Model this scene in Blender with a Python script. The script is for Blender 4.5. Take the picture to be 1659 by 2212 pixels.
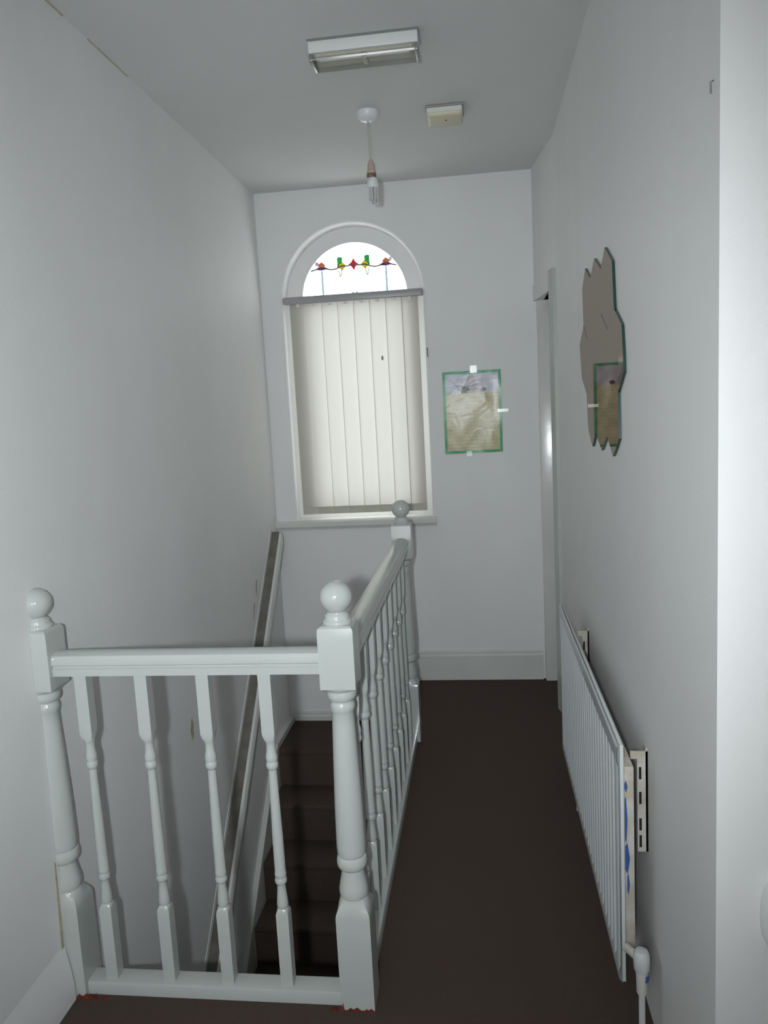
import bpy, bmesh, math, random
from mathutils import Vector, Matrix
from mathutils.geometry import tessellate_polygon

random.seed(7)
for o in list(bpy.data.objects):
    bpy.data.objects.remove(o, do_unlink=True)
scene = bpy.context.scene
COL = scene.collection

# ------------------------------------------------------------------ camera
CAM = Vector((0.37165, -1.85268, 1.57203))
cR = Vector((0.99133762, 0.12027405, -0.05276244))
cU = Vector((0.03589918, 0.13829187, 0.98974068))
cF = Vector((-0.12633673, 0.9830613, -0.1327762))
cam_data = bpy.data.cameras.new('camera')
cam_data.sensor_fit = 'HORIZONTAL'
cam_data.sensor_width = 36.0
cam_data.lens = 36.0 * 1659.3 / 1659.0
cam_data.clip_start = 0.02
cam = bpy.data.objects.new('camera', cam_data)
COL.objects.link(cam)
cam.matrix_world = Matrix(((cR.x, cU.x, -cF.x, CAM.x), (cR.y, cU.y, -cF.y, CAM.y), (cR.z, cU.z, -cF.z, CAM.z), (0, 0, 0, 1)))
scene.camera = cam

# ------------------------------------------------------------------ world: even overcast sky
world = bpy.data.worlds.new('overcast_sky')
scene.world = world
world.use_nodes = True
bg = world.node_tree.nodes['Background']
bg.inputs['Color'].default_value = (0.94, 0.975, 1.0, 1)
bg.inputs['Strength'].default_value = 5.5

# ------------------------------------------------------------------ the camera's own flash, held left of the lens
fl = bpy.data.lights.new('camera_flash', 'SPOT')
fl.shadow_soft_size = 0.025
fl.spot_size = math.radians(92)
fl.spot_blend = 1.0
fl.energy = 150.0
fl.color = (0.90, 0.965, 1.0)
flo = bpy.data.objects.new('camera_flash', fl)
COL.objects.link(flo)
flo.location = CAM - cR * 0.10 - cU * 0.005 - cF * 0.15
aim = cF + cR * ((660 - 829.5) / 1659.3) - cU * ((1080 - 1106) / 1659.3)
flo.rotation_euler = aim.to_track_quat('-Z', 'Y').to_euler()

# ------------------------------------------------------------------ view
scene.view_settings.view_transform = 'Standard'
scene.view_settings.look = 'None'
scene.view_settings.gamma = 1.0
scene.view_settings.use_curve_mapping = False
scene.view_settings.exposure = 0.0

# ------------------------------------------------------------------ dimensions (metres)
XL, XR, YE, H = -0.808, 0.755, 2.4445, 2.776
YB, XB = -3.4, 2.2            # back wall and far right wall of the landing behind the camera
YC = -0.55                    # near corner of the corridor's right wall
L = 1.644                     # far newel
A = 0.045                     # half width of a newel
ZLOW = -2.5

# ------------------------------------------------------------------ materials
MATS = {}
def nodes_of(m):
    m.use_nodes = True
    nt = m.node_tree
    return nt, nt.nodes, nt.links, nt.nodes['Principled BSDF']

def mat(name, col, rough=0.5, spec=0.5, var=0.0, vscale=4.0, bump=0.0, bscale=60.0, metal=0.0, stretch=None, col2=None, thr=None, coat=0.0):
    if name in MATS:
        return MATS[name]
    m = bpy.data.materials.new(name)
    nt, N, K, b = nodes_of(m)
    b.inputs['Base Color'].default_value = (*col, 1)
    b.inputs['Roughness'].default_value = rough
    b.inputs['Specular IOR Level'].default_value = spec
    b.inputs['Metallic'].default_value = metal
    b.inputs['Coat Weight'].default_value = coat
    b.inputs['Coat Roughness'].default_value = 0.08
    tc = N.new('ShaderNodeTexCoord')
    if var > 0 or col2:
        src = tc.outputs['Object']
        if stretch:
            mp = N.new('ShaderNodeMapping')
            mp.inputs['Scale'].default_value = stretch
            K.new(src, mp.inputs['Vector'])
            src = mp.outputs['Vector']
        nz = N.new('ShaderNodeTexNoise')
        nz.inputs['Scale'].default_value = vscale
        nz.inputs['Detail'].default_value = 5
        K.new(src, nz.inputs['Vector'])
        rp = N.new('ShaderNodeValToRGB')
        c2 = col2 if col2 else tuple(min(1, c * (1 + var)) for c in col)
        c1 = col if col2 else tuple(c * (1 - var) for c in col)
        t = thr if thr else (0.32, 0.68)
        rp.color_ramp.elements[0].position = t[0]
        rp.color_ramp.elements[1].position = t[1]
        rp.color_ramp.elements[0].color = (*c1, 1)
        rp.color_ramp.elements[1].color = (*c2, 1)
        K.new(nz.outputs['Fac'], rp.inputs['Fac'])
        K.new(rp.outputs['Color'], b.inputs['Base Color'])
    if bump > 0:
        n2 = N.new('ShaderNodeTexNoise')
        n2.inputs['Scale'].default_value = bscale
        n2.inputs['Detail'].default_value = 4
        K.new(tc.outputs['Object'], n2.inputs['Vector'])
        bp = N.new('ShaderNodeBump')
        bp.inputs['Strength'].default_value = bump
        bp.inputs['Distance'].default_value = 0.004
        K.new(n2.outputs['Fac'], bp.inputs['Height'])
        K.new(bp.outputs['Normal'], b.inputs['Normal'])
    MATS[name] = m
    return m

M_wall = mat('white_emulsion', (0.79, 0.79, 0.78), 0.62, 0.3, 0.035, 1.6, 0.12, 90, stretch=(1, 1, 0.35))
M_wallr = mat('emulsion_sheen_streaks', (0.79, 0.79, 0.78), 0.55, 0.35, 0.022, 1.8, 0.12, 90, stretch=(2.0, 2.0, 0.10))  # vertical streaks paint the emulsion's stretched reflections into its colour
M_ceil = mat('ceiling_emulsion', (0.69, 0.70, 0.69), 0.8, 0.2, 0.03, 1.3, 0.15, 70)
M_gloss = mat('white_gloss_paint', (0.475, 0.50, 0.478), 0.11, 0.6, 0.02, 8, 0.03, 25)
M_trim = mat('trim_gloss_paint', (0.66, 0.67, 0.64), 0.2, 0.5, 0.03, 6, 0.08, 30)
M_carpet = mat('brown_carpet', (0.066, 0.048, 0.039), 0.95, 0.1, 0.0, 420, 0.9, 520, col2=(0.140, 0.103, 0.085), thr=(0.3, 0.75))
M_railtop = mat('worn_rail_top', (0.14, 0.13, 0.115), 0.6, 0.3, 0.0, 14, 0.1, 40, col2=(0.24, 0.23, 0.205), thr=(0.4, 0.85))
M_tan = mat('old_caulk', (0.50, 0.46, 0.35), 0.8, 0.2, 0.1, 30)
M_red = mat('red_primer_chip', (0.17, 0.03, 0.022), 0.7, 0.2, 0.3, 60)
M_upvc = mat('window_frame_paint', (0.80, 0.80, 0.79), 0.35, 0.5)
M_rad = mat('radiator_enamel', (0.60, 0.63, 0.635), 0.25, 0.5, 0.015, 5)
M_radold = mat('old_radiator_paint', (0.47, 0.42, 0.35), 0.45, 0.4, 0.0, 22, 0.1, 40, col2=(0.56, 0.54, 0.50), thr=(0.4, 0.6))
M_blue = mat('blue_paint', (0.03, 0.10, 0.30), 0.5, 0.4)
M_dark = mat('dark_gap', (0.02, 0.02, 0.02), 0.9, 0.1)
M_plast = mat('white_plastic', (0.76, 0.77, 0.76), 0.3, 0.5)
M_cream = mat('yellowed_plastic', (0.66, 0.63, 0.46), 0.4, 0.5, 0.04, 10)
M_lead = mat('lead_came', (0.06, 0.05, 0.055), 0.5, 0.5, metal=0.6)
M_brown = mat('brown_bakelite', (0.20, 0.12, 0.08), 0.4, 0.5)
M_cord = mat('dusty_flex', (0.50, 0.49, 0.42), 0.6, 0.3)
M_edge = mat('green_glass_edge', (0.015, 0.05, 0.04), 0.15, 0.6)
M_steel = mat('dull_steel', (0.35, 0.36, 0.34), 0.35, 0.5, metal=0.7)
M_reflect = mat('fitting_gear_tray', (0.66, 0.63, 0.54), 0.5, 0.4, 0.06, 30)

def m_mirror():
    m = bpy.data.materials.new('bronze_mirror')
    nt, N, K, b = nodes_of(m)
    g = N.new('ShaderNodeBsdfGlossy')
    g.inputs['Color'].default_value = (0.46, 0.40, 0.355, 1)
    g.inputs['Roughness'].default_value = 0.01
    K.new(g.outputs[0], N['Material Output'].inputs['Surface'])
    N.remove(b)
    return m
M_mirror = m_mirror()

def m_slat():
    m = bpy.data.materials.new('cream_blind_fabric')
    nt, N, K, b = nodes_of(m)
    out = N['Material Output']
    d = N.new('ShaderNodeBsdfDiffuse'); d.inputs['Color'].default_value = (0.70, 0.67, 0.58, 1)
    t = N.new('ShaderNodeBsdfTranslucent'); t.inputs['Color'].default_value = (0.295, 0.29, 0.27, 1)
    mx = N.new('ShaderNodeMixShader'); mx.inputs['Fac'].default_value = 0.5
    w = N.new('ShaderNodeTexNoise'); w.inputs['Scale'].default_value = 300
    tc = N.new('ShaderNodeTexCoord'); K.new(tc.outputs['Object'], w.inputs['Vector'])
    bp = N.new('ShaderNodeBump'); bp.inputs['Strength'].default_value = 0.15; bp.inputs['Distance'].default_value = 0.001
    K.new(w.outputs['Fac'], bp.inputs['Height']); K.new(bp.outputs['Normal'], d.inputs['Normal'])
    K.new(d.outputs[0], mx.inputs[1]); K.new(t.outputs[0], mx.inputs[2]); K.new(mx.outputs[0], out.inputs['Surface'])
    N.remove(b)
    return m
M_slat = m_slat()

def m_glass(name, col, gloss=0.05, rough=0.02):
    m = bpy.data.materials.new(name)
    nt, N, K, b = nodes_of(m)
    out = N['Material Output']
    t = N.new('ShaderNodeBsdfTransparent'); t.inputs['Color'].default_value = (*[c ** 0.5 for c in col], 1)   # both skins filter the light
    g = N.new('ShaderNodeBsdfGlossy'); g.inputs['Roughness'].default_value = rough
    mx = N.new('ShaderNodeMixShader'); mx.inputs['Fac'].default_value = gloss
    K.new(t.outputs[0], mx.inputs[1]); K.new(g.outputs[0], mx.inputs[2]); K.new(mx.outputs[0], out.inputs['Surface'])
    N.remove(b)
    return m
M_glass = m_glass('window_glass', (0.95, 0.96, 0.96))
G_red = m_glass('ruby_glass', (0.105, 0.005, 0.008))
G_yel = m_glass('amber_glass', (0.12, 0.10, 0.005))
G_grn = m_glass('green_glass', (0.006, 0.07, 0.014))
G_org = m_glass('orange_glass', (0.115, 0.028, 0.012))
G_pur = m_glass('violet_glass', (0.03, 0.012, 0.055))
G_blu = m_glass('pale_blue_glass', (0.085, 0.125, 0.14))
G_pink = m_glass('pink_glass', (0.125, 0.10, 0.12))
M_tape = m_glass('sticky_tape', (0.93, 0.93, 0.93), 0.05, 0.2)
M_diff = m_glass('clear_ribbed_diffuser', (0.80, 0.82, 0.77), 0.16, 0.12)

# ------------------------------------------------------------------ mesh helpers
def link(name, me, m, parent=None):
    o = bpy.data.objects.new(name, me)
    COL.objects.link(o)
    if m is not None:
        me.materials.append(m)
    if parent is not None:
        o.parent = parent
    return o

def fin(name, bm, m, parent=None, smooth=None):
    bmesh.ops.recalc_face_normals(bm, faces=bm.faces[:])
    me = bpy.data.meshes.new(name)
    bm.to_mesh(me)
    bm.free()
    if smooth is not None:
        for p in me.polygons:
            p.use_smooth = True
        me.set_sharp_from_angle(angle=math.radians(smooth))
    return link(name, me, m, parent)

def abox(bm, x0, x1, y0, y1, z0, z1, bev=0.0, seg=2):
    r = bmesh.ops.create_cube(bm, size=1.0)
    vs = r['verts']
    bmesh.ops.scale(bm, vec=(x1 - x0, y1 - y0, z1 - z0), verts=vs)
    bmesh.ops.translate(bm, vec=((x0 + x1) / 2, (y0 + y1) / 2, (z0 + z1) / 2), verts=vs)
    if bev > 0:
        es = list({e for v in vs for e in v.link_edges})
        bmesh.ops.bevel(bm, geom=es, offset=bev, segments=seg, affect='EDGES', profile=0.5)

def box(name, x0, x1, y0, y1, z0, z1, m, parent=None, bev=0.0, seg=2):
    bm = bmesh.new()
    abox(bm, x0, x1, y0, y1, z0, z1, bev, seg)
    return fin(name, bm, m, parent, 35 if bev else None)

def atube(bm, pts, r, n=10):
    pts = [Vector(p) for p in pts]
    rings = []
    for i, p in enumerate(pts):
        d = (pts[min(i + 1, len(pts) - 1)] - pts[max(i - 1, 0)]).normalized()
        up = Vector((0, 0, 1)) if abs(d.z) < 0.9 else Vector((0, 1, 0))
        s = d.cross(up).normalized(); t = s.cross(d)
        rr = r[i] if isinstance(r, (list, tuple)) else r
        rings.append([bm.verts.new(p + s * rr * math.cos(2 * math.pi * k / n) + t * rr * math.sin(2 * math.pi * k / n)) for k in range(n)])
    for a, b in zip(rings, rings[1:]):
        for k in range(n):
            bm.faces.new((a[k], a[(k + 1) % n], b[(k + 1) % n], b[k]))
    bm.faces.new(rings[0][::-1]); bm.faces.new(rings[-1])

def tube(name, pts, r, m, parent=None, n=10):
    bm = bmesh.new(); atube(bm, pts, r, n)
    return fin(name, bm, m, parent, 40)

def aprism(bm, pts, axis, a0, a1):
    """polygon pts in the plane normal to axis, extruded from a0 to a1"""
    def P(u, v, w):
        return {'x': (w, u, v), 'y': (u, w, v), 'z': (u, v, w)}[axis]
    f0 = [bm.verts.new(P(u, v, a0)) for u, v in pts]
    f1 = [bm.verts.new(P(u, v, a1)) for u, v in pts]
    n = len(pts)
    for i in range(n):
        bm.faces.new((f0[i], f0[(i + 1) % n], f1[(i + 1) % n], f1[i]))
    for t in tessellate_polygon([[Vector((u, v, 0)) for u, v in pts]]):
        bm.faces.new([f0[i] for i in t]); bm.faces.new([f1[i] for i in t[::-1]])

def prism(name, pts, axis, a0, a1, m, parent=None, smooth=None):
    bm = bmesh.new(); aprism(bm, pts, axis, a0, a1)
    return fin(name, bm, m, parent, smooth)

def turned(prof, seg=32, half=None):
    """prof: (z, r, squareness); returns a bmesh of a post turned on a lathe between square blocks"""
    bm = bmesh.new()
    rings = []
    for z, r, sq in prof:
        ring = []
        for k in range(seg):
            a = 2 * math.pi * k / seg
            c, s = math.cos(a), math.sin(a)
            q = 1.0 / max(abs(c), abs(s))
            f = r * ((1 - sq) + sq * q)
            ring.append(bm.verts.new((f * c, f * s, z)))
        rings.append(ring)
    for a, b in zip(rings, rings[1:]):
        for k in range(seg):
            bm.faces.new((a[k], a[(k + 1) % seg], b[(k + 1) % seg], b[k]))
    bm.faces.new(rings[0][::-1]); bm.faces.new(rings[-1])
    if half is not None:      # keep only x > half
        bmesh.ops.bisect_plane(bm, geom=bm.verts[:] + bm.edges[:] + bm.faces[:], plane_co=(half, 0, 0), plane_no=(-1, 0, 0), clear_outer=True)
        es = [e for e in bm.edges if len(e.link_faces) == 1]
        bmesh.ops.holes_fill(bm, edges=es, sides=0)
    return bm

def lathe(name, prof, m, parent=None, loc=(0, 0, 0), seg=24, smooth=40):
    bm = turned([(z, r, 0) for z, r in prof], seg)
    bmesh.ops.translate(bm, vec=loc, verts=bm.verts[:])
    return fin(name, bm, m, parent, smooth)

def tag(o, label, cat, group=None):
    o['label'] = label; o['category'] = cat
    if group: o['group'] = group
    return o

def struct(o, label=None, cat=None):
    o['kind'] = 'structure'
    if label: o['label'] = label
    if cat: o['category'] = cat
    return o

def thing(name, label, cat, loc=(0, 0, 0), group=None):
    o = bpy.data.objects.new(name, None)
    o.empty_display_size = 0.05
    COL.objects.link(o)
    o.location = loc
    tag(o, label, cat, group)
    THINGS.append(o)
    return o
THINGS = []

# ================================================================== the setting
# floors
bm = bmesh.new()
abox(bm, XL - 0.1, XB + 0.1, YB - 0.1, 0.03, -0.2, 0.0)
abox(bm, -0.03, 0.95, 0.03, YE + 0.02, -0.2, 0.0)
struct(fin('floor', bm, M_carpet), 'dark brown carpet of the upper landing beside the balustrade', 'floor')
bm = bmesh.new()
abox(bm, XL - 0.1, 0.2, -1.6, YE + 0.3, ZLOW - 0.1, ZLOW)
struct(fin('floor_lower', bm, M_carpet), 'dark lower floor at the foot of the stairs', 'floor')

# ceiling
bm = bmesh.new()
abox(bm, XL - 0.1, XB + 0.1, YB - 0.1, YE + 0.25, H, H + 0.1)
struct(fin('ceiling', bm, M_ceil), 'plain white painted ceiling over landing and stairwell', 'ceiling')

# walls
bm = bmesh.new()
abox(bm, XL - 0.15, XL, YB - 0.1, YE + 0.25, ZLOW, H)
struct(fin('wall_left', bm, M_wall), 'long white painted wall running down into the stairwell', 'wall')

# end wall with the arched opening
WX0, WX1, WZ0 = -0.685, 0.095, 0.962
WCX, WR, WZS = -0.295, 0.39, 2.195
NA = 40
def arch_pts(cx, r, zs, n=NA):
    return [(cx - r * math.cos(math.pi * i / n), zs + r * math.sin(math.pi * i / n)) for i in range(n + 1)]
def arch_wall(bm, x0, x1, z0, z1, y0, y1):
    def outline(d):
        return [(WX0 - d, WZ0 - d)] + arch_pts(WCX, WR + d, WZS) + [(WX1 + d, WZ0 - d)]
    def face(o, y):
        (ax, az), (bx, bz), ap = o[0], o[-1], o[1:-1]
        quads = [((x0, z0), (ax, z0), (ax, az), (x0, az)), ((ax, z0), (bx, z0), (bx, az), (ax, az)), ((bx, z0), (x1, z0), (x1, az), (bx, az)),
                 ((x0, az), (ax, az), (ax, WZS), (x0, WZS)), ((bx, az), (x1, az), (x1, WZS), (bx, WZS)),
                 ((x0, WZS), (ax, WZS), (ax, z1), (x0, z1)), ((bx, WZS), (x1, WZS), (x1, z1), (bx, z1))]
        for i in range(NA):
            (xa, za), (xb, zb) = ap[i], ap[i + 1]
            quads.append(((xa, za), (xb, zb), (xb, z1), (xa, z1)))
        for q in quads:
            bm.faces.new([bm.verts.new((u, y, v)) for u, v in q])
    er = 0.022
    steps = [(er * (1 - math.sin(t)), y0 + er * (1 - math.cos(t))) for t in [math.pi / 2 * k / 5 for k in range(6)]] + [(0.0, y1)]
    face(outline(steps[0][0]), y0)
    face(outline(0.0), y1)
    for (da, ya), (db, yb) in zip(steps, steps[1:]):
        oa, ob = outline(da), outline(db)
        n = len(oa)
        for i in range(n):
            k = (i + 1) % n
            bm.faces.new([bm.verts.new(p) for p in ((oa[i][0], ya, oa[i][1]), (oa[k][0], ya, oa[k][1]), (ob[k][0], yb, ob[k][1]), (ob[i][0], yb, ob[i][1]))])
    for a, b in (((x0, z0), (x1, z0)), ((x1, z0), (x1, z1)), ((x1, z1), (x0, z1)), ((x0, z1), (x0, z0))):
        bm.faces.new([bm.verts.new(p) for p in ((a[0], y0, a[1]), (b[0], y0, b[1]), (b[0], y1, b[1]), (a[0], y1, a[1]))])
    bmesh.ops.remove_doubles(bm, verts=bm.verts[:], dist=1e-5)
bm = bmesh.new()
arch_wall(bm, XL - 0.05, 0.97, ZLOW, H, YE, YE + 0.22)
struct(fin('wall_end', bm, M_wall, None, 35), 'white end wall with the round-arched window and poster', 'wall')

# right wall of the corridor: straight run, then a slight turn inwards with a narrow doorway
DY0, DY1, DZ = 2.0, 2.40, 2.10
def xr(y):
    return XR if y < 1.93 else XR + (0.69 - XR) * (y - 1.93) / (YE - 1.93)
bm = bmesh.new()
aprism(bm, [(XR, YC), (0.97, YC), (0.97, DY0), (xr(DY0), DY0), (XR, 1.93)], 'z', 0, H + 0.04)
aprism(bm, [(xr(DY0), DY0), (0.97, DY0), (0.97, YE), (xr(YE), YE)], 'z', DZ, H + 0.04)
struct(fin('wall_right', bm, M_wallr), 'white corridor wall carrying the mirror and radiator', 'wall')
bm = bmesh.new()
abox(bm, 0.97, XB, YC, YC + 0.12, 0, H)
struct(fin('wall_near', bm, M_wall), 'bright return wall facing the camera at the right edge', 'wall')
bm = bmesh.new()
abox(bm, XB, XB + 0.1, YB - 0.1, YC + 0.12, 0, H)
struct(fin('wall_side', bm, M_wall), 'side wall of the landing behind the camera', 'wall')
# back wall with a window behind the camera
RX0, RX1, RZ0, RZ1 = -0.74, 0.46, 0.85, 2.3
bm = bmesh.new()
for a in ((XL - 0.1, RX0, 0, H), (RX1, XB + 0.1, 0, H), (RX0, RX1, 0, RZ0), (RX0, RX1, RZ1, H)):
    abox(bm, a[0], a[1], YB - 0.2, YB, a[2], a[3])
struct(fin('wall_back', bm, M_wall), 'wall behind the camera with the landing window', 'wall')
w2 = bpy.data.objects.new('window_2', None); COL.objects.link(w2); struct(w2, 'landing window behind the camera', 'window')
bm = bmesh.new()
for a in ((RX0, RX0 + 0.06, RZ0, RZ1), (RX1 - 0.06, RX1, RZ0, RZ1), (RX0 + 0.06, RX1 - 0.06, RZ0, RZ0 + 0.06), (RX0 + 0.06, RX1 - 0.06, RZ1 - 0.06, RZ1), (-0.17, -0.11, RZ0 + 0.06, RZ1 - 0.06)):
    abox(bm, a[0], a[1], YB - 0.14, YB - 0.08, a[2], a[3])
fin('window_frame', bm, M_upvc, w2)
box('pane', RX0 + 0.06, -0.17, YB - 0.115, YB - 0.109, RZ0 + 0.06, RZ1 - 0.06, M_glass, w2)
box('pane', -0.11, RX1 - 0.06, YB - 0.115, YB - 0.109, RZ0 + 0.06, RZ1 - 0.06, M_glass, w2)

# stairwell enclosure below the landing
bm = bmesh.new()
abox(bm, -0.03, 0.12, -1.5, YE + 0.02, ZLOW, -0.2)
abox(bm, XL - 0.05, 0.12, -1.6, -1.5, ZLOW, -0.2)
struct(fin('wall_stairwell', bm, M_wall), 'white wall of the stairwell below the landing', 'wall')
# boards that face the cut floor edge
struct(box('trim_1', XL, -0.03, 0.03, 0.045, -0.22, 0.0, M_trim), 'white board facing the floor edge under the front rail', 'trim')
struct(box('trim_2', -0.045, -0.03, 0.045, L + 0.05, -0.22, 0.0, M_trim), 'white board facing the floor edge under the side rail', 'trim')

# baseboards
def skirting(name, x0, x1, y, z0, h, label):
    prof = [(y, z0), (y - 0.018, z0), (y - 0.018, z0 + h - 0.03), (y - 0.012, z0 + h - 0.018), (y - 0.012, z0 + h - 0.008), (y - 0.006, z0 + h), (y, z0 + h)]
    return struct(prism(name, prof, 'x', x0, x1, M_trim), label, 'baseboard')
skirting('baseboard_end', -0.03, xr(YE) - 0.002, YE, 0.0, 0.172, 'white moulded skirting board along the end wall')
skirting('baseboard_stair', XL + 0.02, -0.04, YE, -0.245, 0.055, 'low white skirting at the quarter landing below window')
bm = bmesh.new()
aprism(bm, [(XL, 0.0), (XL + 0.018, 0.0), (XL + 0.017, 0.05), (XL + 0.011, 0.10), (XL + 0.004, 0.14), (XL, 0.165)], 'y', YB, -0.05)
struct(fin('baseboard_left', bm, M_wall, None, 60), 'white skirting board on the left wall before the newel', 'baseboard')
# yellowed filler along the ceiling joint and beside the wall newel
bm = bmesh.new()
for (ya, yb, w) in ((-0.3, 0.28, 0.007), (0.33, 0.47, 0.004), (0.62, 0.9, 0.003)):
    abox(bm, XL, XL + w, ya, yb, H - w, H)
struct(fin('trim_3', bm, M_tan), 'yellowed filler line along ceiling and left wall', 'trim')

# doorway at the far end of the right wall
d1 = bpy.data.objects.new('door_1', None); COL.objects.link(d1)
struct(d1, 'narrow white painted doorway in the corner beside the end wall', 'door')
box('door_leaf', 0.87, 0.905, DY0, DY1, 0.005, DZ - 0.01, M_trim, d1)
box('jamb', 0.700, 0.90, DY1, YE - 0.001, 0, DZ, M_trim, d1, 0.004)
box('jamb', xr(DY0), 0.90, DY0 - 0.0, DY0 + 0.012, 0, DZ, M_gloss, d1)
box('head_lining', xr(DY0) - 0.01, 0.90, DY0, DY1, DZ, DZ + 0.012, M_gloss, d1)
bm = bmesh.new()   # architrave upright on the near side
aprism(bm, [(XR - 0.0, 1.935), (XR - 0.016, 1.94), (xr(DY0) - 0.022, DY0 - 0.002), (xr(DY0), DY0)], 'z', 0, DZ + 0.085)
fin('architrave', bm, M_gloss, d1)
bm = bmesh.new()   # architrave head
aprism(bm, [(xr(DY0), DY0), (xr(DY0) - 0.006, DY0), (xr(YE) - 0.006, YE - 0.001), (xr(YE), YE - 0.001)], 'z', DZ, DZ + 0.085)
fin('architrave', bm, M_wall, d1)

# ================================================================== end window
w1 = bpy.data.objects.new('window_1', None); COL.objects.link(w1)
struct(w1, 'round-arched window with stained glass fanlight in the end wall', 'window')
GY = YE + 0.12
GR = 0.298
def ring_mesh(name, out, inn, y0, y1, m, parent):
    bm = bmesh.new()
    n = len(out)
    vo0 = [bm.verts.new((x, y0, z)) for x, z in out]; vi0 = [bm.verts.new((x, y0, z)) for x, z in inn]
    vo1 = [bm.verts.new((x, y1, z)) for x, z in out]; vi1 = [bm.verts.new((x, y1, z)) for x, z in inn]
    for i in range(n):
        j = (i + 1) % n
        bm.faces.new((vo0[i], vo0[j], vi0[j], vi0[i])); bm.faces.new((vo1[i], vi1[i], vi1[j], vo1[j]))
        bm.faces.new((vi0[i], vi0[j], vi1[j], vi1[i])); bm.faces.new((vo0[j], vo0[i], vo1[i], vo1[j]))
    return fin(name, bm, m, parent, 30)
out = [(WX0 - 0.003, WZ0 - 0.003)] + arch_pts(WCX, WR + 0.003, WZS) + [(WX1 + 0.003, WZ0 - 0.003)]
inn = [(WCX - GR, WZ0 + 0.055)] + arch_pts(WCX, GR, WZS + 0.008) + [(WCX + GR, WZ0 + 0.055)]
fr = ring_mesh('window_frame', out, inn, GY - 0.02, GY + 0.05, M_upvc, w1)
box('transom', WCX - GR, WCX + GR, GY - 0.02, GY + 0.05, WZS - 0.01, WZS + 0.032, M_upvc, w1)
box('pane', WCX - GR, WCX + GR, GY + 0.012, GY + 0.018, WZ0 + 0.055, WZS - 0.01, M_glass, w1)
stop_o = [(WX0, WZ0), (WX0, WZS - 0.012), (WX1, WZS - 0.012), (WX1, WZ0)]
stop_i = [(-0.562, WZ0 + 0.065), (-0.562, WZS - 0.04), (0.002, WZS - 0.04), (0.002, WZ0 + 0.065)]
ring_mesh('light_stop_frame', stop_o, stop_i, YE + 0.076, YE + 0.0995, M_upvc, w1)  # added ring hidden by the blind, blocks daylight behind the outer slats
# fanlight: clear pieces between lead, coloured pieces set in front
ZF0 = WZS + 0.032
def glass(pts, m, y=GY + 0.006, t=0.004, name='pane'):
    return prism(name, pts, 'y', y, y + t, m, w1)
def fan_x(z, r=GR - 0.001):
    return math.sqrt(max(0, r * r - (z - WZS - 0.008) ** 2))
zl = 2.378
xl_, xr_ = -0.478, -0.114
arc_l = [(WCX - fan_x(ZF0 + (zl - ZF0) * i / 6), ZF0 + (zl - ZF0) * i / 6) for i in range(7)]
arc_r = [(2 * WCX - x, z) for x, z in arc_l]
glass(arc_l + [(xl_, zl), (xl_, ZF0)], M_glass, GY + 0.012)
glass([(xl_, ZF0), (xl_, zl), (xr_, zl), (xr_, ZF0)], M_glass, GY + 0.012)
glass([(xr_, ZF0), (xr_, zl)] + arc_r[::-1], M_glass, GY + 0.012)
a0 = math.asin((zl - WZS - 0.008) / GR)
top = [(WCX - GR * math.cos(a0 + (math.pi - 2 * a0) * i / 24), WZS + 0.008 + GR * math.sin(a0 + (math.pi - 2 * a0) * i / 24)) for i in range(25)]
glass(top, M_glass, GY + 0.012)
def star(cx, cz, rx, rz, pinch=0.38):
    p = []
    for k in range(8):
        a = math.pi / 4 * k
        f = 1.0 if k % 2 == 0 else pinch * 1.45
        p.append((cx + rx * f * math.cos(a), cz + rz * f * math.sin(a)))
    return p
glass(star(-0.295, 2.388, 0.029, 0.034), G_red)
glass(star(-0.362, 2.383, 0.026, 0.024, 0.5), G_yel)
glass(star(-0.230, 2.384, 0.026, 0.024, 0.5), G_yel)
glass([(-0.387, 2.369), (-0.387, 2.427), (-0.375, 2.432), (-0.357, 2.428), (-0.359, 2.404), (-0.376, 2.392)], G_grn, GY + 0.001)
glass([(-0.203, 2.367), (-0.203, 2.430), (-0.215, 2.434), (-0.232, 2.428), (-0.231, 2.404), (-0.215, 2.392)], G_grn, GY + 0.001)
for s, x in ((-1, -0.478), (1, -0.112)):
    glass(star(x, 2.392, 0.021, 0.021, 0.55), G_org)
    glass([(x - 0.040, 2.372), (x - 0.014, 2.386), (x, 2.374), (x + 0.014, 2.386), (x + 0.040, 2.373), (x, 2.365)], G_pur, GY + 0.001)
    glass([(x + s * 0.012, 2.404), (x + s * 0.030, 2.416), (x + s * 0.036, 2.398), (x + s * 0.022, 2.386)], G_pink)
    glass([(x - 0.006, ZF0), (x - 0.005, 2.364), (x + 0.005, 2.364), (x + 0.006, ZF0)], G_blu)
for x, s in ((-0.371, -1), (-0.221, 1)):
    glass([(x + s * 0.012, 2.366), (x + s * 0.016, 2.366), (x + s * 0.006, 2.325), (x + s * 0.001, 2.325)], G_grn)
    glass([(x - s * 0.008, 2.366), (x - s * 0.012, 2.366), (x - s * 0.002, 2.325), (x + s * 0.003, 2.325)], G_grn)
glass([(-0.318, ZF0), (-0.308, ZF0 + 0.012), (-0.295, ZF0 + 0.004), (-0.282, ZF0 + 0.012), (-0.272, ZF0)], G_grn)
tube('came', [(-0.530, 2.372, GY)] and [Vector((x, GY + 0.004, z)) for x, z in ((-0.540, 2.366), (-0.505, 2.374), (-0.478, 2.384), (-0.45, 2.372), (-0.42, 2.366), (-0.39, 2.370), (-0.362, 2.383), (-0.33, 2.380), (-0.295, 2.388), (-0.26, 2.381), (-0.23, 2.384), (-0.203, 2.372), (-0.17, 2.367), (-0.14, 2.372), (-0.112, 2.386), (-0.085, 2.374), (-0.052, 2.366))], 0.0042, mat('came_tint', (0.16, 0.10, 0.09), 0.5), w1, 6)
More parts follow.
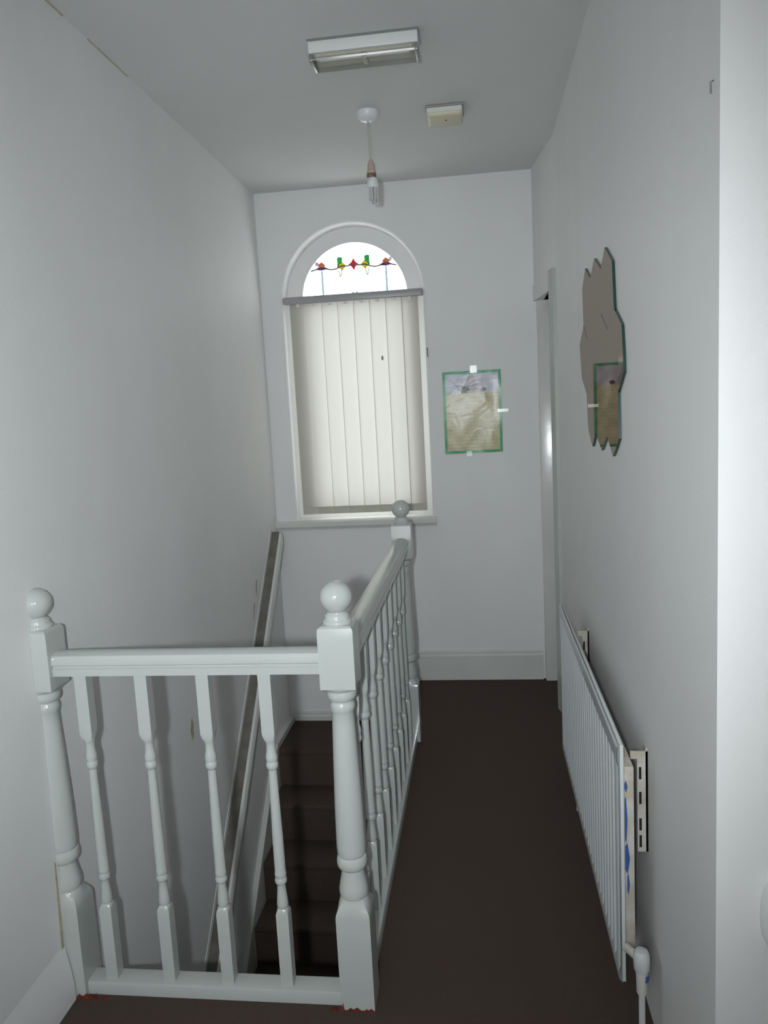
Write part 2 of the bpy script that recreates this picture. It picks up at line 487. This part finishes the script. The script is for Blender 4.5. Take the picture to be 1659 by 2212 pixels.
# sill board
bm = bmesh.new()
aprism(bm, [(YE + 0.10, 0.962), (YE - 0.030, 0.956), (YE - 0.040, 0.950), (YE - 0.040, 0.926), (YE - 0.034, 0.920), (YE - 0.022, 0.920), (YE - 0.018, 0.906), (YE, 0.906), (YE, 0.93), (YE + 0.10, 0.93)], 'x', WX0 + 0.001, WX1 - 0.001)
aprism(bm, [(YE - 0.0005, 0.957), (YE - 0.030, 0.956), (YE - 0.040, 0.950), (YE - 0.040, 0.926), (YE - 0.034, 0.920), (YE - 0.022, 0.920), (YE - 0.018, 0.906), (YE - 0.0005, 0.906)], 'x', XL, WX0 + 0.001)
aprism(bm, [(YE - 0.0005, 0.957), (YE - 0.030, 0.956), (YE - 0.040, 0.950), (YE - 0.040, 0.926), (YE - 0.034, 0.920), (YE - 0.022, 0.920), (YE - 0.018, 0.906), (YE - 0.0005, 0.906)], 'x', WX1 - 0.001, 0.118)
fin('window_sill', bm, M_trim, w1)

# ------------------------------------------------------------------ vertical blind
bl = thing('vertical_blind', 'cream vertical slat blind drawn across the arched window', 'blind', (-0.295, YE + 0.03, 0.985))
bm = bmesh.new()
abox(bm, WX0 + 0.003, WX1 - 0.003, YE + 0.004, YE + 0.046, 2.176, 2.214, 0.004)
fin('headrail', bm, mat('headrail_alloy', (0.38, 0.37, 0.375), 0.35, 0.5), bl, 35)
SX0, SX1 = -0.652, 0.064
NS = 8
pitch = (SX1 - SX0) / NS
SZ0, SZ1 = 0.992, 2.179
for k in range(NS):
    cx = SX0 + pitch * (k + 0.5)
    w = pitch * 0.5 + 0.0012
    bm = bmesh.new()
    nx, nz = 8, 10
    vs = []
    for j in range(nz + 1):
        row = []
        for i in range(nx + 1):
            t = -1 + 2 * i / nx
            y = YE + 0.025 + 0.0035 * t + 0.0012 * (1 - t * t) + 0.0004 * math.sin(j * 1.3 + k)
            row.append(bm.verts.new((cx + w * t, y, SZ0 + (SZ1 - SZ0) * j / nz)))
        vs.append(row)
    for j in range(nz):
        for i in range(nx):
            bm.faces.new((vs[j][i], vs[j][i + 1], vs[j + 1][i + 1], vs[j + 1][i]))
    sl = fin('slat', bm, M_slat, bl, 60)
    # weighted hem and hanger
    bm = bmesh.new()
    vs = []
    for yo in (-0.0016, 0.0016):
        row = []
        for i in range(nx + 1):
            t = -1 + 2 * i / nx
            y = YE + 0.025 + 0.0035 * t + 0.0012 * (1 - t * t) + yo * 0.8
            row.append((bm.verts.new((cx + w * t, y, SZ0 - 0.002)), bm.verts.new((cx + w * t, y, SZ0 + 0.040))))
        vs.append(row)
    for row in vs:
        for i in range(nx):
            bm.faces.new((row[i][0], row[i + 1][0], row[i + 1][1], row[i][1]))
    for i in range(nx):
        for e in (0, 1):
            bm.faces.new((vs[0][i][e], vs[0][i + 1][e], vs[1][i + 1][e], vs[1][i][e]))
    for i in (0, nx):
        bm.faces.new((vs[0][i][0], vs[0][i][1], vs[1][i][1], vs[1][i][0]))
    fin('hem_weight', bm, mat('hem_weight', (0.52, 0.50, 0.43), 0.7, 0.2), sl, 60)
    box('hanger', cx - 0.008, cx + 0.008, YE + 0.021, YE + 0.031, 2.160, 2.180, M_plast, sl)
    if k == 5:
        prism('stain', [(-0.146 + 0.007 * math.cos(a) , 1.853 + 0.013 * math.sin(a)) for a in [i * math.pi / 5 for i in range(10)]], 'y', YE + 0.0185, YE + 0.0195, mat('grey_stain', (0.38, 0.37, 0.33), 0.8), sl)

# ================================================================== balustrade
NEWEL = [(0.0, A, 1), (0.245, A, 1), (0.262, A, 1), (0.272, 0.0445, .9), (0.284, 0.042, .62), (0.296, 0.0385, .25), (0.303, 0.0355, 0), (0.306, 0.0350, 0), (0.309, 0.0375, 0), (0.318, 0.0390, 0), (0.330, 0.0382, 0), (0.345, 0.0350, 0), (0.360, 0.0318, 0), (0.375, 0.0298, 0), (0.382, 0.0296, 0),
         (0.384, 0.0335, 0), (0.388, 0.0375, 0), (0.394, 0.0398, 0), (0.402, 0.0405, 0), (0.410, 0.0398, 0), (0.416, 0.0380, 0), (0.419, 0.0345, 0), (0.422, 0.0345, 0), (0.425, 0.0370, 0), (0.432, 0.0382, 0), (0.45, 0.0386, 0), (0.52, 0.0375, 0), (0.60, 0.0355, 0), (0.70, 0.0322, 0), (0.78, 0.0292, 0), (0.812, 0.0282, 0),
         (0.815, 0.0295, 0), (0.820, 0.0315, 0), (0.827, 0.0322, 0), (0.834, 0.0315, 0), (0.838, 0.0292, 0), (0.842, 0.0285, 0), (0.846, 0.0300, 0), (0.849, 0.0350, 0), (0.855, 0.0378, 0), (0.862, 0.0385, 0), (0.868, 0.0372, 0), (0.872, 0.0372, 0), (0.875, 0.0390, .25), (0.879, 0.0425, .7), (0.884, A, 1), (0.890, A, 1), (1.034, A, 1), (1.041, A - 0.002, 1), (1.0455, A - 0.008, 1)]
FINIAL = [(1.0455, 0.0365), (1.049, 0.0375), (1.053, 0.0370), (1.056, 0.0330), (1.060, 0.0315), (1.065, 0.0312), (1.069, 0.0300), (1.071, 0.0262), (1.074, 0.0255)]
BR, BZ = 0.0415, 1.1115
b0 = math.asin(-(BZ - 1.076) / BR)
FINIAL += [(BZ + BR * math.sin(b0 + (math.pi / 2 - b0) * i / 14), max(0.0006, BR * math.cos(b0 + (math.pi / 2 - b0) * i / 14))) for i in range(15)]

bal = thing('balustrade', 'white gloss turned-spindle balustrade around the stairwell with ball-topped newels', 'balustrade', (0, 0, 0))
newel_me = None
for i, (x, y, half) in enumerate(((0, 0, None), (0, L, None), (XL, 0, 0.0005))):
    bm = turned(NEWEL, 32, half)
    nw = fin('newel_post', bm, M_gloss, bal, 28)
    nw.location = (x, y, 0)
    bm = turned([(z, r, 0) for z, r in FINIAL], 32, half)
    bf = fin('ball_finial', bm, M_gloss, nw, 50)
    if half is not None:
        nw['label'] = 'half newel fixed to the left wall'
RAILP = [(-0.020, 0.917), (-0.029, 0.920), (-0.0295, 0.938), (-0.024, 0.942), (-0.024, 0.946), (-0.031, 0.950), (-0.032, 0.963), (-0.027, 0.974), (-0.015, 0.980), (0, 0.982)]
RAILP = RAILP + [(-u, v) for u, v in RAILP[-2::-1]]
bm = bmesh.new(); aprism(bm, RAILP, 'x', XL + A - 0.001, -A + 0.001)
fin('handrail', bm, M_gloss, bal, 30)
bm = bmesh.new(); aprism(bm, RAILP, 'y', A - 0.001, L - A + 0.001)
fin('handrail', bm, M_gloss, bal, 30)
BASEP = [(-0.030, 0.0), (-0.030, 0.030), (-0.027, 0.036), (-0.018, 0.038), (0.018, 0.038), (0.027, 0.036), (0.030, 0.030), (0.030, 0.0)]
bm = bmesh.new(); aprism(bm, BASEP, 'x', XL + A - 0.001, -A + 0.001)
fin('base_rail', bm, M_gloss, bal, 30)
bm = bmesh.new(); aprism(bm, BASEP, 'y', A - 0.001, L - A + 0.001)
fin('base_rail', bm, M_gloss, bal, 30)
BH = 0.0168
BAL = [(0.037, BH, 1), (0.245, BH, 1), (0.252, 0.0166, .75), (0.258, 0.0155, .25), (0.261, 0.0135, 0), (0.264, 0.0150, 0), (0.272, 0.0158, 0), (0.290, 0.0142, 0), (0.310, 0.0122, 0), (0.328, 0.0112, 0),
       (0.331, 0.0125, 0), (0.334, 0.0155, 0), (0.340, 0.0166, 0), (0.346, 0.0155, 0), (0.349, 0.0142, 0), (0.352, 0.0152, 0), (0.357, 0.0160, 0), (0.362, 0.0155, 0), (0.366, 0.0145, 0), (0.40, 0.0148, 0), (0.46, 0.0146, 0), (0.55, 0.0128, 0), (0.64, 0.0113, 0), (0.652, 0.0112, 0),
       (0.655, 0.0128, 0), (0.659, 0.0155, 0), (0.665, 0.0164, 0), (0.671, 0.0155, 0), (0.675, 0.0142, 0), (0.679, 0.0150, 0), (0.686, 0.0160, 0), (0.694, 0.0148, 0), (0.704, 0.0125, 0), (0.715, 0.0118, 0), (0.724, 0.0124, 0), (0.730, 0.0136, 0), (0.733, 0.0150, .15), (0.741, 0.0160, .5), (0.752, 0.0167, .9), (0.758, BH, 1), (0.919, BH, 1)]
bm = turned(BAL, 16)
b_first = fin('baluster', bm, M_gloss, bal, 28)
b_first.location = (-0.697, 0, 0)
spots = [(-0.530, 0), (-0.3625, 0), (-0.197, 0)] + [(0, L * k / 10) for k in range(1, 10)]
for x, y in spots:
    o = b_first.copy(); COL.objects.link(o); o.parent = bal; o.location = (x, y, 0)

# chipped red primer where base rail and newels meet the carpet
def chips(name, label, pts, y):
    t = thing(name, label, 'paint chips', (pts[0][0], y, 0))
    for i, (x, w, h) in enumerate(pts):
        prism('chip', [(x, 0.0), (x + w * 0.25, h * 0.8), (x + w * 0.45, h * 0.35), (x + w * 0.7, h), (x + w, 0.0)], 'y', y, y + 0.004, M_red, t)
    return t
chips('paint_chips', 'red primer chips at the foot of the wall newel', [(-0.795, 0.05, 0.016), (-0.742, 0.014, 0.018), (-0.715, 0.02, 0.010)], -0.0505)
chips('paint_chips', 'red primer chips at the foot of the front corner newel', [(-0.075, 0.022, 0.012), (-0.048, 0.012, 0.022), (-0.03, 0.04, 0.010), (0.015, 0.03, 0.008)], -0.0505)

# ================================================================== stairs
st = thing('staircase', 'dark carpeted stairs turning down from the quarter landing under the window', 'stairs', (-0.4, 1.9, ZLOW))
QZ = -0.245
Y1 = 2.04
box('quarter_landing', XL + 0.001, -0.031, Y1, YE - 0.001, QZ - 0.06, QZ, M_carpet, st, 0.01)
rise, going = 0.2, 0.205
for k in range(11):
    zt = QZ - rise * (k + 1)
    y1 = Y1 - going * k
    bm = bmesh.new()
    abox(bm, XL + 0.03, -0.032, y1 - going - 0.02, y1, zt - 0.035, zt, 0.012)
    tr = fin('tread', bm, M_carpet, st, 40)
    box('riser', XL + 0.03, -0.032, y1 - 0.012, y1, zt, zt + rise - 0.03, M_carpet, tr)
slope = rise / going
# string board on the left wall
ystart = 2.03
def zs(y):
    return QZ + 0.02 - slope * (ystart - y) if y < ystart else QZ + 0.02
bm = bmesh.new()
aprism(bm, [(YE - 0.02, zs(YE) + 0.012), (ystart, zs(ystart) + 0.012), (-0.3, zs(-0.3)), (-0.3, zs(-0.3) - 0.3), (ystart, zs(ystart) - 0.28), (YE - 0.02, QZ - 0.05)], 'x', XL + 0.0005, XL + 0.028)
fin('string_board', bm, M_trim, st)

# wall-mounted stair rail
hr = thing('stair_handrail', 'painted stair handrail with worn dark top fixed along the left wall', 'handrail', (XL, 1.5, 0.0))
MS = 1.09
def zr(y):
    return 0.048 + MS * (y - 1.5)
def sloped(name, sec, ya, yb, m, parent):
    """sec: (x offset from wall, z offset); swept along the stair pitch on the left wall"""
    bm = bmesh.new()
    r0 = [bm.verts.new((XL + u, ya, zr(ya) + v)) for u, v in sec]
    r1 = [bm.verts.new((XL + u, yb, zr(yb) + v)) for u, v in sec]
    n = len(sec)
    for i in range(n):
        bm.faces.new((r0[i], r0[(i + 1) % n], r1[(i + 1) % n], r1[i]))
    bm.faces.new(r0[::-1]); bm.faces.new(r1)
    return fin(name, bm, m, parent, 30)
YA, YBx = -0.2, YE - 0.145
sloped('rail', [(0.0005, -0.002), (0.050, -0.002), (0.060, -0.010), (0.068, -0.035), (0.066, -0.075), (0.055, -0.10), (0.0005, -0.11)], YA, YBx, M_trim, hr)
sloped('rail_top', [(0.002, -0.002), (0.002, 0.002), (0.047, 0.002), (0.049, -0.002)], YA, YBx, M_railtop, hr)
sloped('wall_fillet', [(0.0005, 0.002), (0.0005, 0.030), (0.004, 0.028), (0.006, 0.002)], YA, YBx, M_trim, hr)

# ================================================================== ceiling fittings
# rectangular bulkhead light
lx0, lx1, ly0, ly1 = -0.137, 0.222, 0.790, 0.895
em = thing('bulkhead_light', 'rectangular white ceiling light with clear ribbed cover nearest the camera', 'ceiling light', ((lx0 + lx1) / 2, (ly0 + ly1) / 2, H))
box('base_tray', lx0, lx1, ly0, ly1, H - 0.042, H - 0.0005, M_plast, em, 0.004)
box('tray_shadow_line', lx0 - 0.004, lx1 + 0.004, ly0 - 0.004, ly1 + 0.004, H - 0.007, H - 0.0003, M_steel, em)  # dark rim stands in for the shadow line where tray meets ceiling
box('gear_tray', lx0 + 0.02, lx1 - 0.02, ly0 + 0.014, ly1 - 0.014, H - 0.050, H - 0.042, M_reflect, em)
box('centre_clip', (lx0 + lx1) / 2 - 0.008, (lx0 + lx1) / 2 + 0.008, ly0 + 0.01, ly1 - 0.01, H - 0.056, H - 0.050, M_steel, em)
tube('lamp_tube', [(lx0 + 0.03, ly0 + 0.035, H - 0.0545), (lx1 - 0.03, ly0 + 0.035, H - 0.0545)], 0.004, M_plast, em)
bm = bmesh.new()   # ribbed clear cover
nr = 24
prof = []
for i in range(nr + 1):
    y = ly0 + 0.006 + (ly1 - ly0 - 0.012) * i / nr
    prof.append((y, H - 0.064 - (0.0015 if i % 2 else 0)))
sec = [(ly0 + 0.003, H - 0.042), (ly0 + 0.004, H - 0.058)] + prof + [(ly1 - 0.004, H - 0.058), (ly1 - 0.003, H - 0.042)]
r0 = [bm.verts.new((lx0 + 0.012, y, z)) for y, z in sec]; r1 = [bm.verts.new((lx1 - 0.012, y, z)) for y, z in sec]
for i in range(len(sec) - 1):
    bm.faces.new((r0[i], r0[i + 1], r1[i + 1], r1[i]))
fin('diffuser', bm, M_diff, em)
for a, b in ((lx0, lx0 + 0.012), (lx1 - 0.012, lx1)):
    box('end_cap', a, b, ly0 + 0.002, ly1 - 0.002, H - 0.065, H - 0.042, M_steel, em, 0.003)

# pendant
px, py = -0.033, 1.45
pe = thing('pendant_light', 'bare compact bulb hanging on a short flex from a ceiling rose', 'pendant light', (px, py, H))
lathe('ceiling_rose', [(H - 0.038, 0.006), (H - 0.037, 0.018), (H - 0.033, 0.032), (H - 0.024, 0.042), (H - 0.012, 0.047), (H - 0.003, 0.048), (H - 0.0005, 0.048)], M_plast, pe, (px, py, 0))
tube('flex', [(px, py, H - 0.036), (px + 0.002, py, H - 0.12), (px + 0.003, py, 2.588)], 0.0042, M_cord, pe)
qx = px + 0.003
lathe('lamp_holder', [(2.520, 0.0165), (2.534, 0.0175), (2.536, 0.019), (2.544, 0.019), (2.546, 0.0165), (2.570, 0.0150), (2.582, 0.0100), (2.592, 0.0055)], mat('lamp_holder_plastic', (0.48, 0.40, 0.32), 0.4, 0.5), pe, (qx, py, 0))
lathe('holder_ring', [(2.519, 0.0185), (2.522, 0.0200), (2.532, 0.0200), (2.535, 0.0185)], M_brown, pe, (qx, py, 0))
bu = lathe('bulb', [(2.478, 0.0205), (2.482, 0.0235), (2.500, 0.0235), (2.508, 0.0215), (2.519, 0.0150)], M_plast, pe, (qx + 0.003, py, 0))
M_tube = mat('bulb_glass', (0.55, 0.56, 0.54), 0.25, 0.5)
for i in range(3):
    a = 2 * math.pi * i / 3 + 0.5
    cx_, cy_ = qx + 0.006 + 0.0125 * math.cos(a), py + 0.0125 * math.sin(a)
    t_ = Vector((-math.sin(a), math.cos(a), 0)) * 0.0068
    c_ = Vector((cx_, cy_, 0))
    tube('bulb_tube', [c_ + t_ + Vector((0, 0, 2.480)), c_ + t_ + Vector((0, 0, 2.430)), c_ + t_ * 0.6 + Vector((0, 0, 2.422)), c_ - t_ * 0.6 + Vector((0, 0, 2.422)), c_ - t_ + Vector((0, 0, 2.430)), c_ - t_ + Vector((0, 0, 2.480))], 0.0062, M_tube, bu, 8)

# smoke detector
sx0, sx1, sy0, sy1 = 0.207, 0.352, 1.445, 1.575
sd = thing('smoke_detector', 'yellowed square smoke detector with red lamp on the ceiling', 'smoke detector', ((sx0 + sx1) / 2, (sy0 + sy1) / 2, H))
box('base_plate', sx0 - 0.004, sx1 + 0.004, sy0 - 0.004, sy1 + 0.004, H - 0.010, H - 0.0005, mat('detector_base', (0.33, 0.31, 0.29), 0.5), sd, 0.003)
bm = bmesh.new()
abox(bm, sx0, sx1, sy0, sy1, H - 0.044, H - 0.010, 0.013, 4)
fin('cover', bm, M_cream, sd, 40)
box('top_band', sx0 + 0.002, sx1 - 0.002, sy0 - 0.0015, sy0 + 0.003, H - 0.028, H - 0.011, M_plast, sd)
lathe('indicator', [(H - 0.047, 0.002), (H - 0.046, 0.0042), (H - 0.042, 0.0045)], mat('red_indicator', (0.45, 0.02, 0.02), 0.3, 0.5), sd, ((sx0 + sx1) / 2 + 0.004, sy0 + 0.055, 0))

# ================================================================== poster on the end wall
po = thing('poster', 'green-bordered laminated poster taped to the end wall beside the window', 'poster', (0.34, YE, 1.30))
PX0, PX1, PZ0, PZ1 = 0.182, 0.500, 1.304, 1.754
NU, NV = 64, 90
rnd = random.Random(3)
def lerp(a, b, t):
    return tuple(x + (y - x) * t for x, y in zip(a, b))
def blob(u, v, cu, cv, ru, rv):
    return max(0.0, 1 - ((u - cu) / ru) ** 2 - ((v - cv) / rv) ** 2)
def print_col(u, v, n):
    bu_, bv_ = 0.052, 0.036
    if u < bu_ or u > 1 - bu_ or v < bv_ or v > 1 - bv_:
        return lerp((0.05, 0.30, 0.12), (0.13, 0.46, 0.25), n * 0.7)
    if v > 0.735:
        c = lerp((0.46, 0.46, 0.54), (0.60, 0.60, 0.68), n)
        # grey pyramid-like figure with darker left flank, two dark feet
        w = 0.17 * (0.985 - v) / 0.25
        if abs(u - 0.49) < w + 0.02 * n:
            c = lerp((0.17, 0.18, 0.24), (0.44, 0.38, 0.41), 0.0 if u < 0.47 - 0.2 * w else 0.8)
        if abs(u - 0.66) < 0.05 and v < 0.93:
            c = lerp(c, (0.50, 0.44, 0.46), 0.7)
        k = max(blob(u, v, 0.39, 0.775, 0.085, 0.045), blob(u, v, 0.70, 0.768, 0.06, 0.03))
        return lerp(c, (0.035, 0.03, 0.035), min(1, 1.6 * k))
    c = lerp((0.52, 0.47, 0.29), (0.66, 0.61, 0.41), n)
    row = int((0.735 - v) * 46)
    if row % 2 == 0 and rnd.random() < 0.45:
        c = lerp(c, (0.36, 0.31, 0.18), 0.4)
    k = max(blob(u, v, 0.25, 0.52, 0.2, 0.2), blob(u, v, 0.62, 0.30, 0.3, 0.1))
    return lerp(c, (0.50, 0.42, 0.30), 0.4 * k)
bm = bmesh.new()
lay = bm.loops.layers.float_color.new('print')
grid = []
for j in range(NV + 1):
    row = []
    for i in range(NU + 1):
        u, v = i / NU, j / NV
        d = 0.0030 + 0.0007 * math.sin(5.1 * u + 3.3 * v) + 0.0018 * math.sin(9.7 * u - 7.1 * v + 1.1) * u * (1 - v) + 0.0005 * math.sin(17 * u + 13 * v) * u * (1 - v) + 0.0006 * math.sin(4.2 * v + 11 * u * u) * u
        row.append(bm.verts.new((PX0 + (PX1 - PX0) * u - 0.004 * (1 - v) * (1 - u) * 0, YE - max(0.0012, d), PZ0 + (PZ1 - PZ0) * v)))
    grid.append(row)
for j in range(NV):
    for i in range(NU):
        f = bm.faces.new((grid[j][i], grid[j][i + 1], grid[j + 1][i + 1], grid[j + 1][i]))
        u, v = (i + 0.5) / NU, (j + 0.5) / NV
        n = 0.5 + 0.25 * math.sin(23 * u + 5 * math.sin(9 * v)) + 0.25 * math.sin(31 * v + 4 * math.sin(7 * u))
        c = print_col(u, v, n)
        for lp in f.loops:
            lp[lay] = (*c, 1)
mp_ = bpy.data.materials.new('laminated_print')
nt, N, K, b = nodes_of(mp_)
va = N.new('ShaderNodeVertexColor'); va.layer_name = 'print'
K.new(va.outputs['Color'], b.inputs['Base Color'])
b.inputs['Roughness'].default_value = 0.5
b.inputs['Coat Weight'].default_value = 0.22
b.inputs['Coat Roughness'].default_value = 0.2
b.inputs['Specular IOR Level'].default_value = 0.2
nz = N.new('ShaderNodeTexNoise'); nz.inputs['Scale'].default_value = 11; nz.inputs['Distortion'].default_value = 1.0
tc = N.new('ShaderNodeTexCoord'); K.new(tc.outputs['Object'], nz.inputs['Vector'])
bp_ = N.new('ShaderNodeBump'); bp_.inputs['Strength'].default_value = 0.12; bp_.inputs['Distance'].default_value = 0.01
K.new(nz.outputs['Fac'], bp_.inputs['Height']); K.new(bp_.outputs['Normal'], b.inputs['Coat Normal'])
fin('sheet', bm, mp_, po, 60)
box('tape', PX1 - 0.022, PX1 + 0.034, YE - 0.0095, YE - 0.0090, 1.522, 1.539, M_tape, po)
box('tape', 0.335, 0.372, YE - 0.0095, YE - 0.0090, 1.742, 1.782, M_tape, po)
box('tape', 0.30, 0.33, YE - 0.0095, YE - 0.0090, 1.288, 1.316, M_tape, po)

# ================================================================== jagged mirror on the right wall
MP = [(0.492, 1.997), (0.375, 1.939), (0.363, 1.867), (0.351, 1.809), (0.244, 1.756), (0.226, 1.681), (0.221, 1.635), (0.269, 1.606), (0.31, 1.582), (0.302, 1.458), (0.345, 1.43), (0.399, 1.404), (0.495, 1.459), (0.6, 1.409), (0.716, 1.46), (0.792, 1.411), (0.875, 1.455), (0.897, 1.491), (0.911, 1.586), (1.028, 1.645), (1.07, 1.765), (0.961, 1.823), (0.977, 1.949), (0.896, 2.006), (0.789, 1.956), (0.691, 2.002), (0.568, 1.949)]
mi = thing('wall_mirror', 'bronze-tinted mirror with jagged ends on the right wall above the radiator', 'mirror', (XR, 0.6, 1.40))
mg = prism('mirror_glass', MP, 'x', 0.7470, XR - 0.0005, M_edge, mi)
mg.data.materials.append(M_mirror)
for p in mg.data.polygons:
    if p.normal.x < -0.9:
        p.material_index = 1
for a, b2 in (((0.961, 1.823), (0.874, 1.772)), ((0.571, 1.819), (0.46, 1.765))):
    tube('engraved_line', [(0.7468, a[0], a[1]), (0.7468, b2[0], b2[1])], 0.0011, mat('engraving', (0.22, 0.20, 0.18), 0.6), mi, 6)

# ================================================================== radiator
RY0, RY1, RZA, RZB = -0.075, 1.225, 0.135, 0.755
RXF = 0.667
ra = thing('radiator', 'white ribbed panel radiator on the right wall under the mirror', 'radiator', (0.71, 0.57, 0.135))
bm = bmesh.new()
# front skin with shallow vertical ribs
prof = []
ny = 26
step = (RY1 - RY0 - 0.05) / ny
prof.append((RY0, 0.004)); prof.append((RY0 + 0.006, 0.0))
for i in range(ny):
    y = RY0 + 0.025 + i * step
    prof += [(y + step * 0.08, 0.0), (y + step * 0.22, 0.006), (y + step * 0.72, 0.006), (y + step * 0.86, 0.0)]
prof += [(RY1 - 0.006, 0.0), (RY1, 0.004)]
zrow = [(RZA, 0.010, 0), (RZA + 0.012, 0.0, 0), (RZA + 0.035, 0.0, 0), (RZA + 0.05, 0.0, 1), (RZB - 0.055, 0.0, 1), (RZB - 0.040, 0.0, 0), (RZB - 0.006, 0.0, 0), (RZB, 0.004, 0)]
rows = [[bm.verts.new((RXF + dz + d * k, y, z)) for y, d in prof] for z, dz, k in zrow]
for ra_, rb_ in zip(rows, rows[1:]):
    for i in range(len(prof) - 1):
        bm.faces.new((ra_[i], ra_[i + 1], rb_[i + 1], rb_[i]))
fp_ = fin('front_panel', bm, M_rad, ra, 25)
box('panel_back', RXF + 0.008, RXF + 0.017, RY0 + 0.001, RY1 - 0.001, RZA + 0.003, RZB - 0.001, M_rad, ra, 0.002)
# waterway/convector behind the panel with old paint
box('convector', RXF + 0.019, RXF + 0.042, RY0 + 0.012, RY1 - 0.02, RZA + 0.085, RZB - 0.060, M_radold, ra, 0.002)
for (z0, z1, x0, x1) in ((0.50, 0.62, 0.020, 0.026), (0.42, 0.50, 0.020, 0.031), (0.365, 0.42, 0.024, 0.030), (0.63, 0.66, 0.020, 0.027)):
    xm = (x0 + x1) / 2
    prism('paint_patch', [(RXF + x0, z0 + 0.01), (RXF + xm, z0), (RXF + x1, (z0 + z1) / 2), (RXF + xm, z1), (RXF + x0, z1 - 0.008)], 'y', RY0 + 0.0105, RY0 + 0.012, M_blue, ra)
# wall brackets with slots
for yb in (0.0, 1.02):
    br = bpy.data.objects.new('wall_bracket', None)
    bm = bmesh.new()
    bx0, bx1 = RXF + 0.046, XR - 0.0008
    abox(bm, bx0 + 0.016, bx1, yb, yb + 0.004, 0.44, 0.705)
    abox(bm, bx0, bx0 + 0.016, yb, yb + 0.004, 0.685, 0.705)
    abox(bm, bx1 - 0.005, bx1, yb, yb + 0.03, 0.44, 0.715)
    brk = fin('wall_bracket', bm, M_radold, ra)
    for zc in (0.65, 0.585, 0.515, 0.47):
        box('slot', bx0 + 0.020, bx0 + 0.026, yb - 0.0006, yb - 0.0001, zc - 0.018, zc + 0.014, M_dark, brk)
    bpy.data.objects.remove(br)
# valve and pipe at the near end
va_ = lathe('valve_cap', [(0.212, 0.016), (0.216, 0.0185), (0.236, 0.0195), (0.256, 0.0185), (0.263, 0.014), (0.265, 0.002)], M_rad, ra, (0.711, -0.125, 0), 20)
lathe('valve_body', [(0.150, 0.0105), (0.155, 0.0125), (0.200, 0.0135), (0.213, 0.0150)], mat('painted_valve', (0.64, 0.63, 0.60), 0.35, 0.5), va_, (0.711, -0.125, 0), 16)
tube('valve_tail', [(0.711, -0.122, 0.236), (0.698, -0.10, 0.236), (0.684, -0.078, 0.236)], 0.011, M_radold, va_)
prism('paint_patch', [(0.716, 0.190), (0.724, 0.196), (0.7245, 0.208), (0.718, 0.205)], 'y', -0.1425, -0.139, M_blue, va_)
tube('pipe', [(0.711, -0.125, 0.155), (0.711, -0.125, 0.001)], 0.0078, M_rad, ra, 12)
vb = lathe('valve_cap', [(0.10, 0.010), (0.108, 0.013), (0.15, 0.014), (0.160, 0.006)], M_radold, ra, (0.700, 0.99, 0), 14)
tube('pipe', [(0.700, 0.99, 0.105), (0.700, 0.99, 0.001)], 0.0078, M_rad, ra, 10)

# ================================================================== small things on the near return wall
fx = thing('wall_fitting', 'rounded white plastic fitting low on the bright near wall at right edge', 'fitting', (0.90, YC, 0.60))
bm = bmesh.new()
sec = []
for k in range(28):
    a = 2 * math.pi * k / 28
    c, s = math.cos(a), math.sin(a)
    e = 2.6
    x = 0.062 * (abs(c) ** (2 / e)) * (1 if c > 0 else -1); z = 0.082 * (abs(s) ** (2 / e)) * (1 if s > 0 else -1)
    sec.append((0.890 + x, 0.672 + z + x * 0.12))
cx_, cz_ = 0.890, 0.672
rings = []
for f_, yo in ((1.0, 0.0005), (1.0, 0.018), (0.97, 0.026), (0.88, 0.032), (0.6, 0.034)):
    rings.append([bm.verts.new((cx_ + (x - cx_) * f_, YC - yo, cz_ + (z - cz_) * f_)) for x, z in sec])
for a, b2 in zip(rings, rings[1:]):
    for k in range(28):
        bm.faces.new((a[k], a[(k + 1) % 28], b2[(k + 1) % 28], b2[k]))
bm.faces.new(rings[0]); bm.faces.new(rings[-1])
fin('cover', bm, M_plast, fx, 40)
box('cover_button', 0.876, 0.906, YC - 0.038, YC - 0.033, 0.660, 0.690, M_plast, fx, 0.002)
hk = tube('wall_nail', [(XR - 0.0015, YC + 0.03, 2.052), (XR - 0.006, YC + 0.028, 2.050), (XR - 0.006, YC + 0.026, 2.032)], 0.0016, M_steel)
tag(hk, 'small bent nail high on the right wall corner', 'nail')

# marks on the walls and a little cleat beside the window
def stain(pts, m, axis='x', a0=XL + 0.0002, a1=XL + 0.0012, parent='wall_left'):
    return prism('stain', pts, axis, a0, a1, m, bpy.data.objects[parent])
M_smear = mat('tan_smear', (0.46, 0.42, 0.31), 0.8, 0.2, 0.2, 60)
stain([(0.94, 0.30), (0.965, 0.31), (0.975, 0.36), (0.955, 0.395), (0.935, 0.35)], M_smear)
stain([(-0.075, 0.0), (-0.055, 0.0), (-0.050, 0.22), (-0.046, 0.40), (-0.052, 0.41), (-0.062, 0.2)], M_smear)
stain([(1.93, 0.64), (1.955, 0.67), (1.965, 0.72), (1.95, 0.73), (1.935, 0.69)], M_smear)
stain([(1.85, 0.54), (1.865, 0.55), (1.90, 0.61), (1.885, 0.62)], M_smear)
ck = box('cord_cleat', 0.104, 0.110, YE - 0.010, YE - 0.0004, 1.842, 1.893, mat('brown_cleat', (0.22, 0.17, 0.11), 0.5), None, 0.002)
tag(ck, 'tiny brown cord cleat on the wall right of the blind', 'cleat')

# put each thing's origin at its base without moving its parts
bpy.context.view_layer.update()
for t in THINGS:
    mw = t.matrix_world.copy()
    for ch in t.children:
        ch.matrix_parent_inverse = mw.inverted()
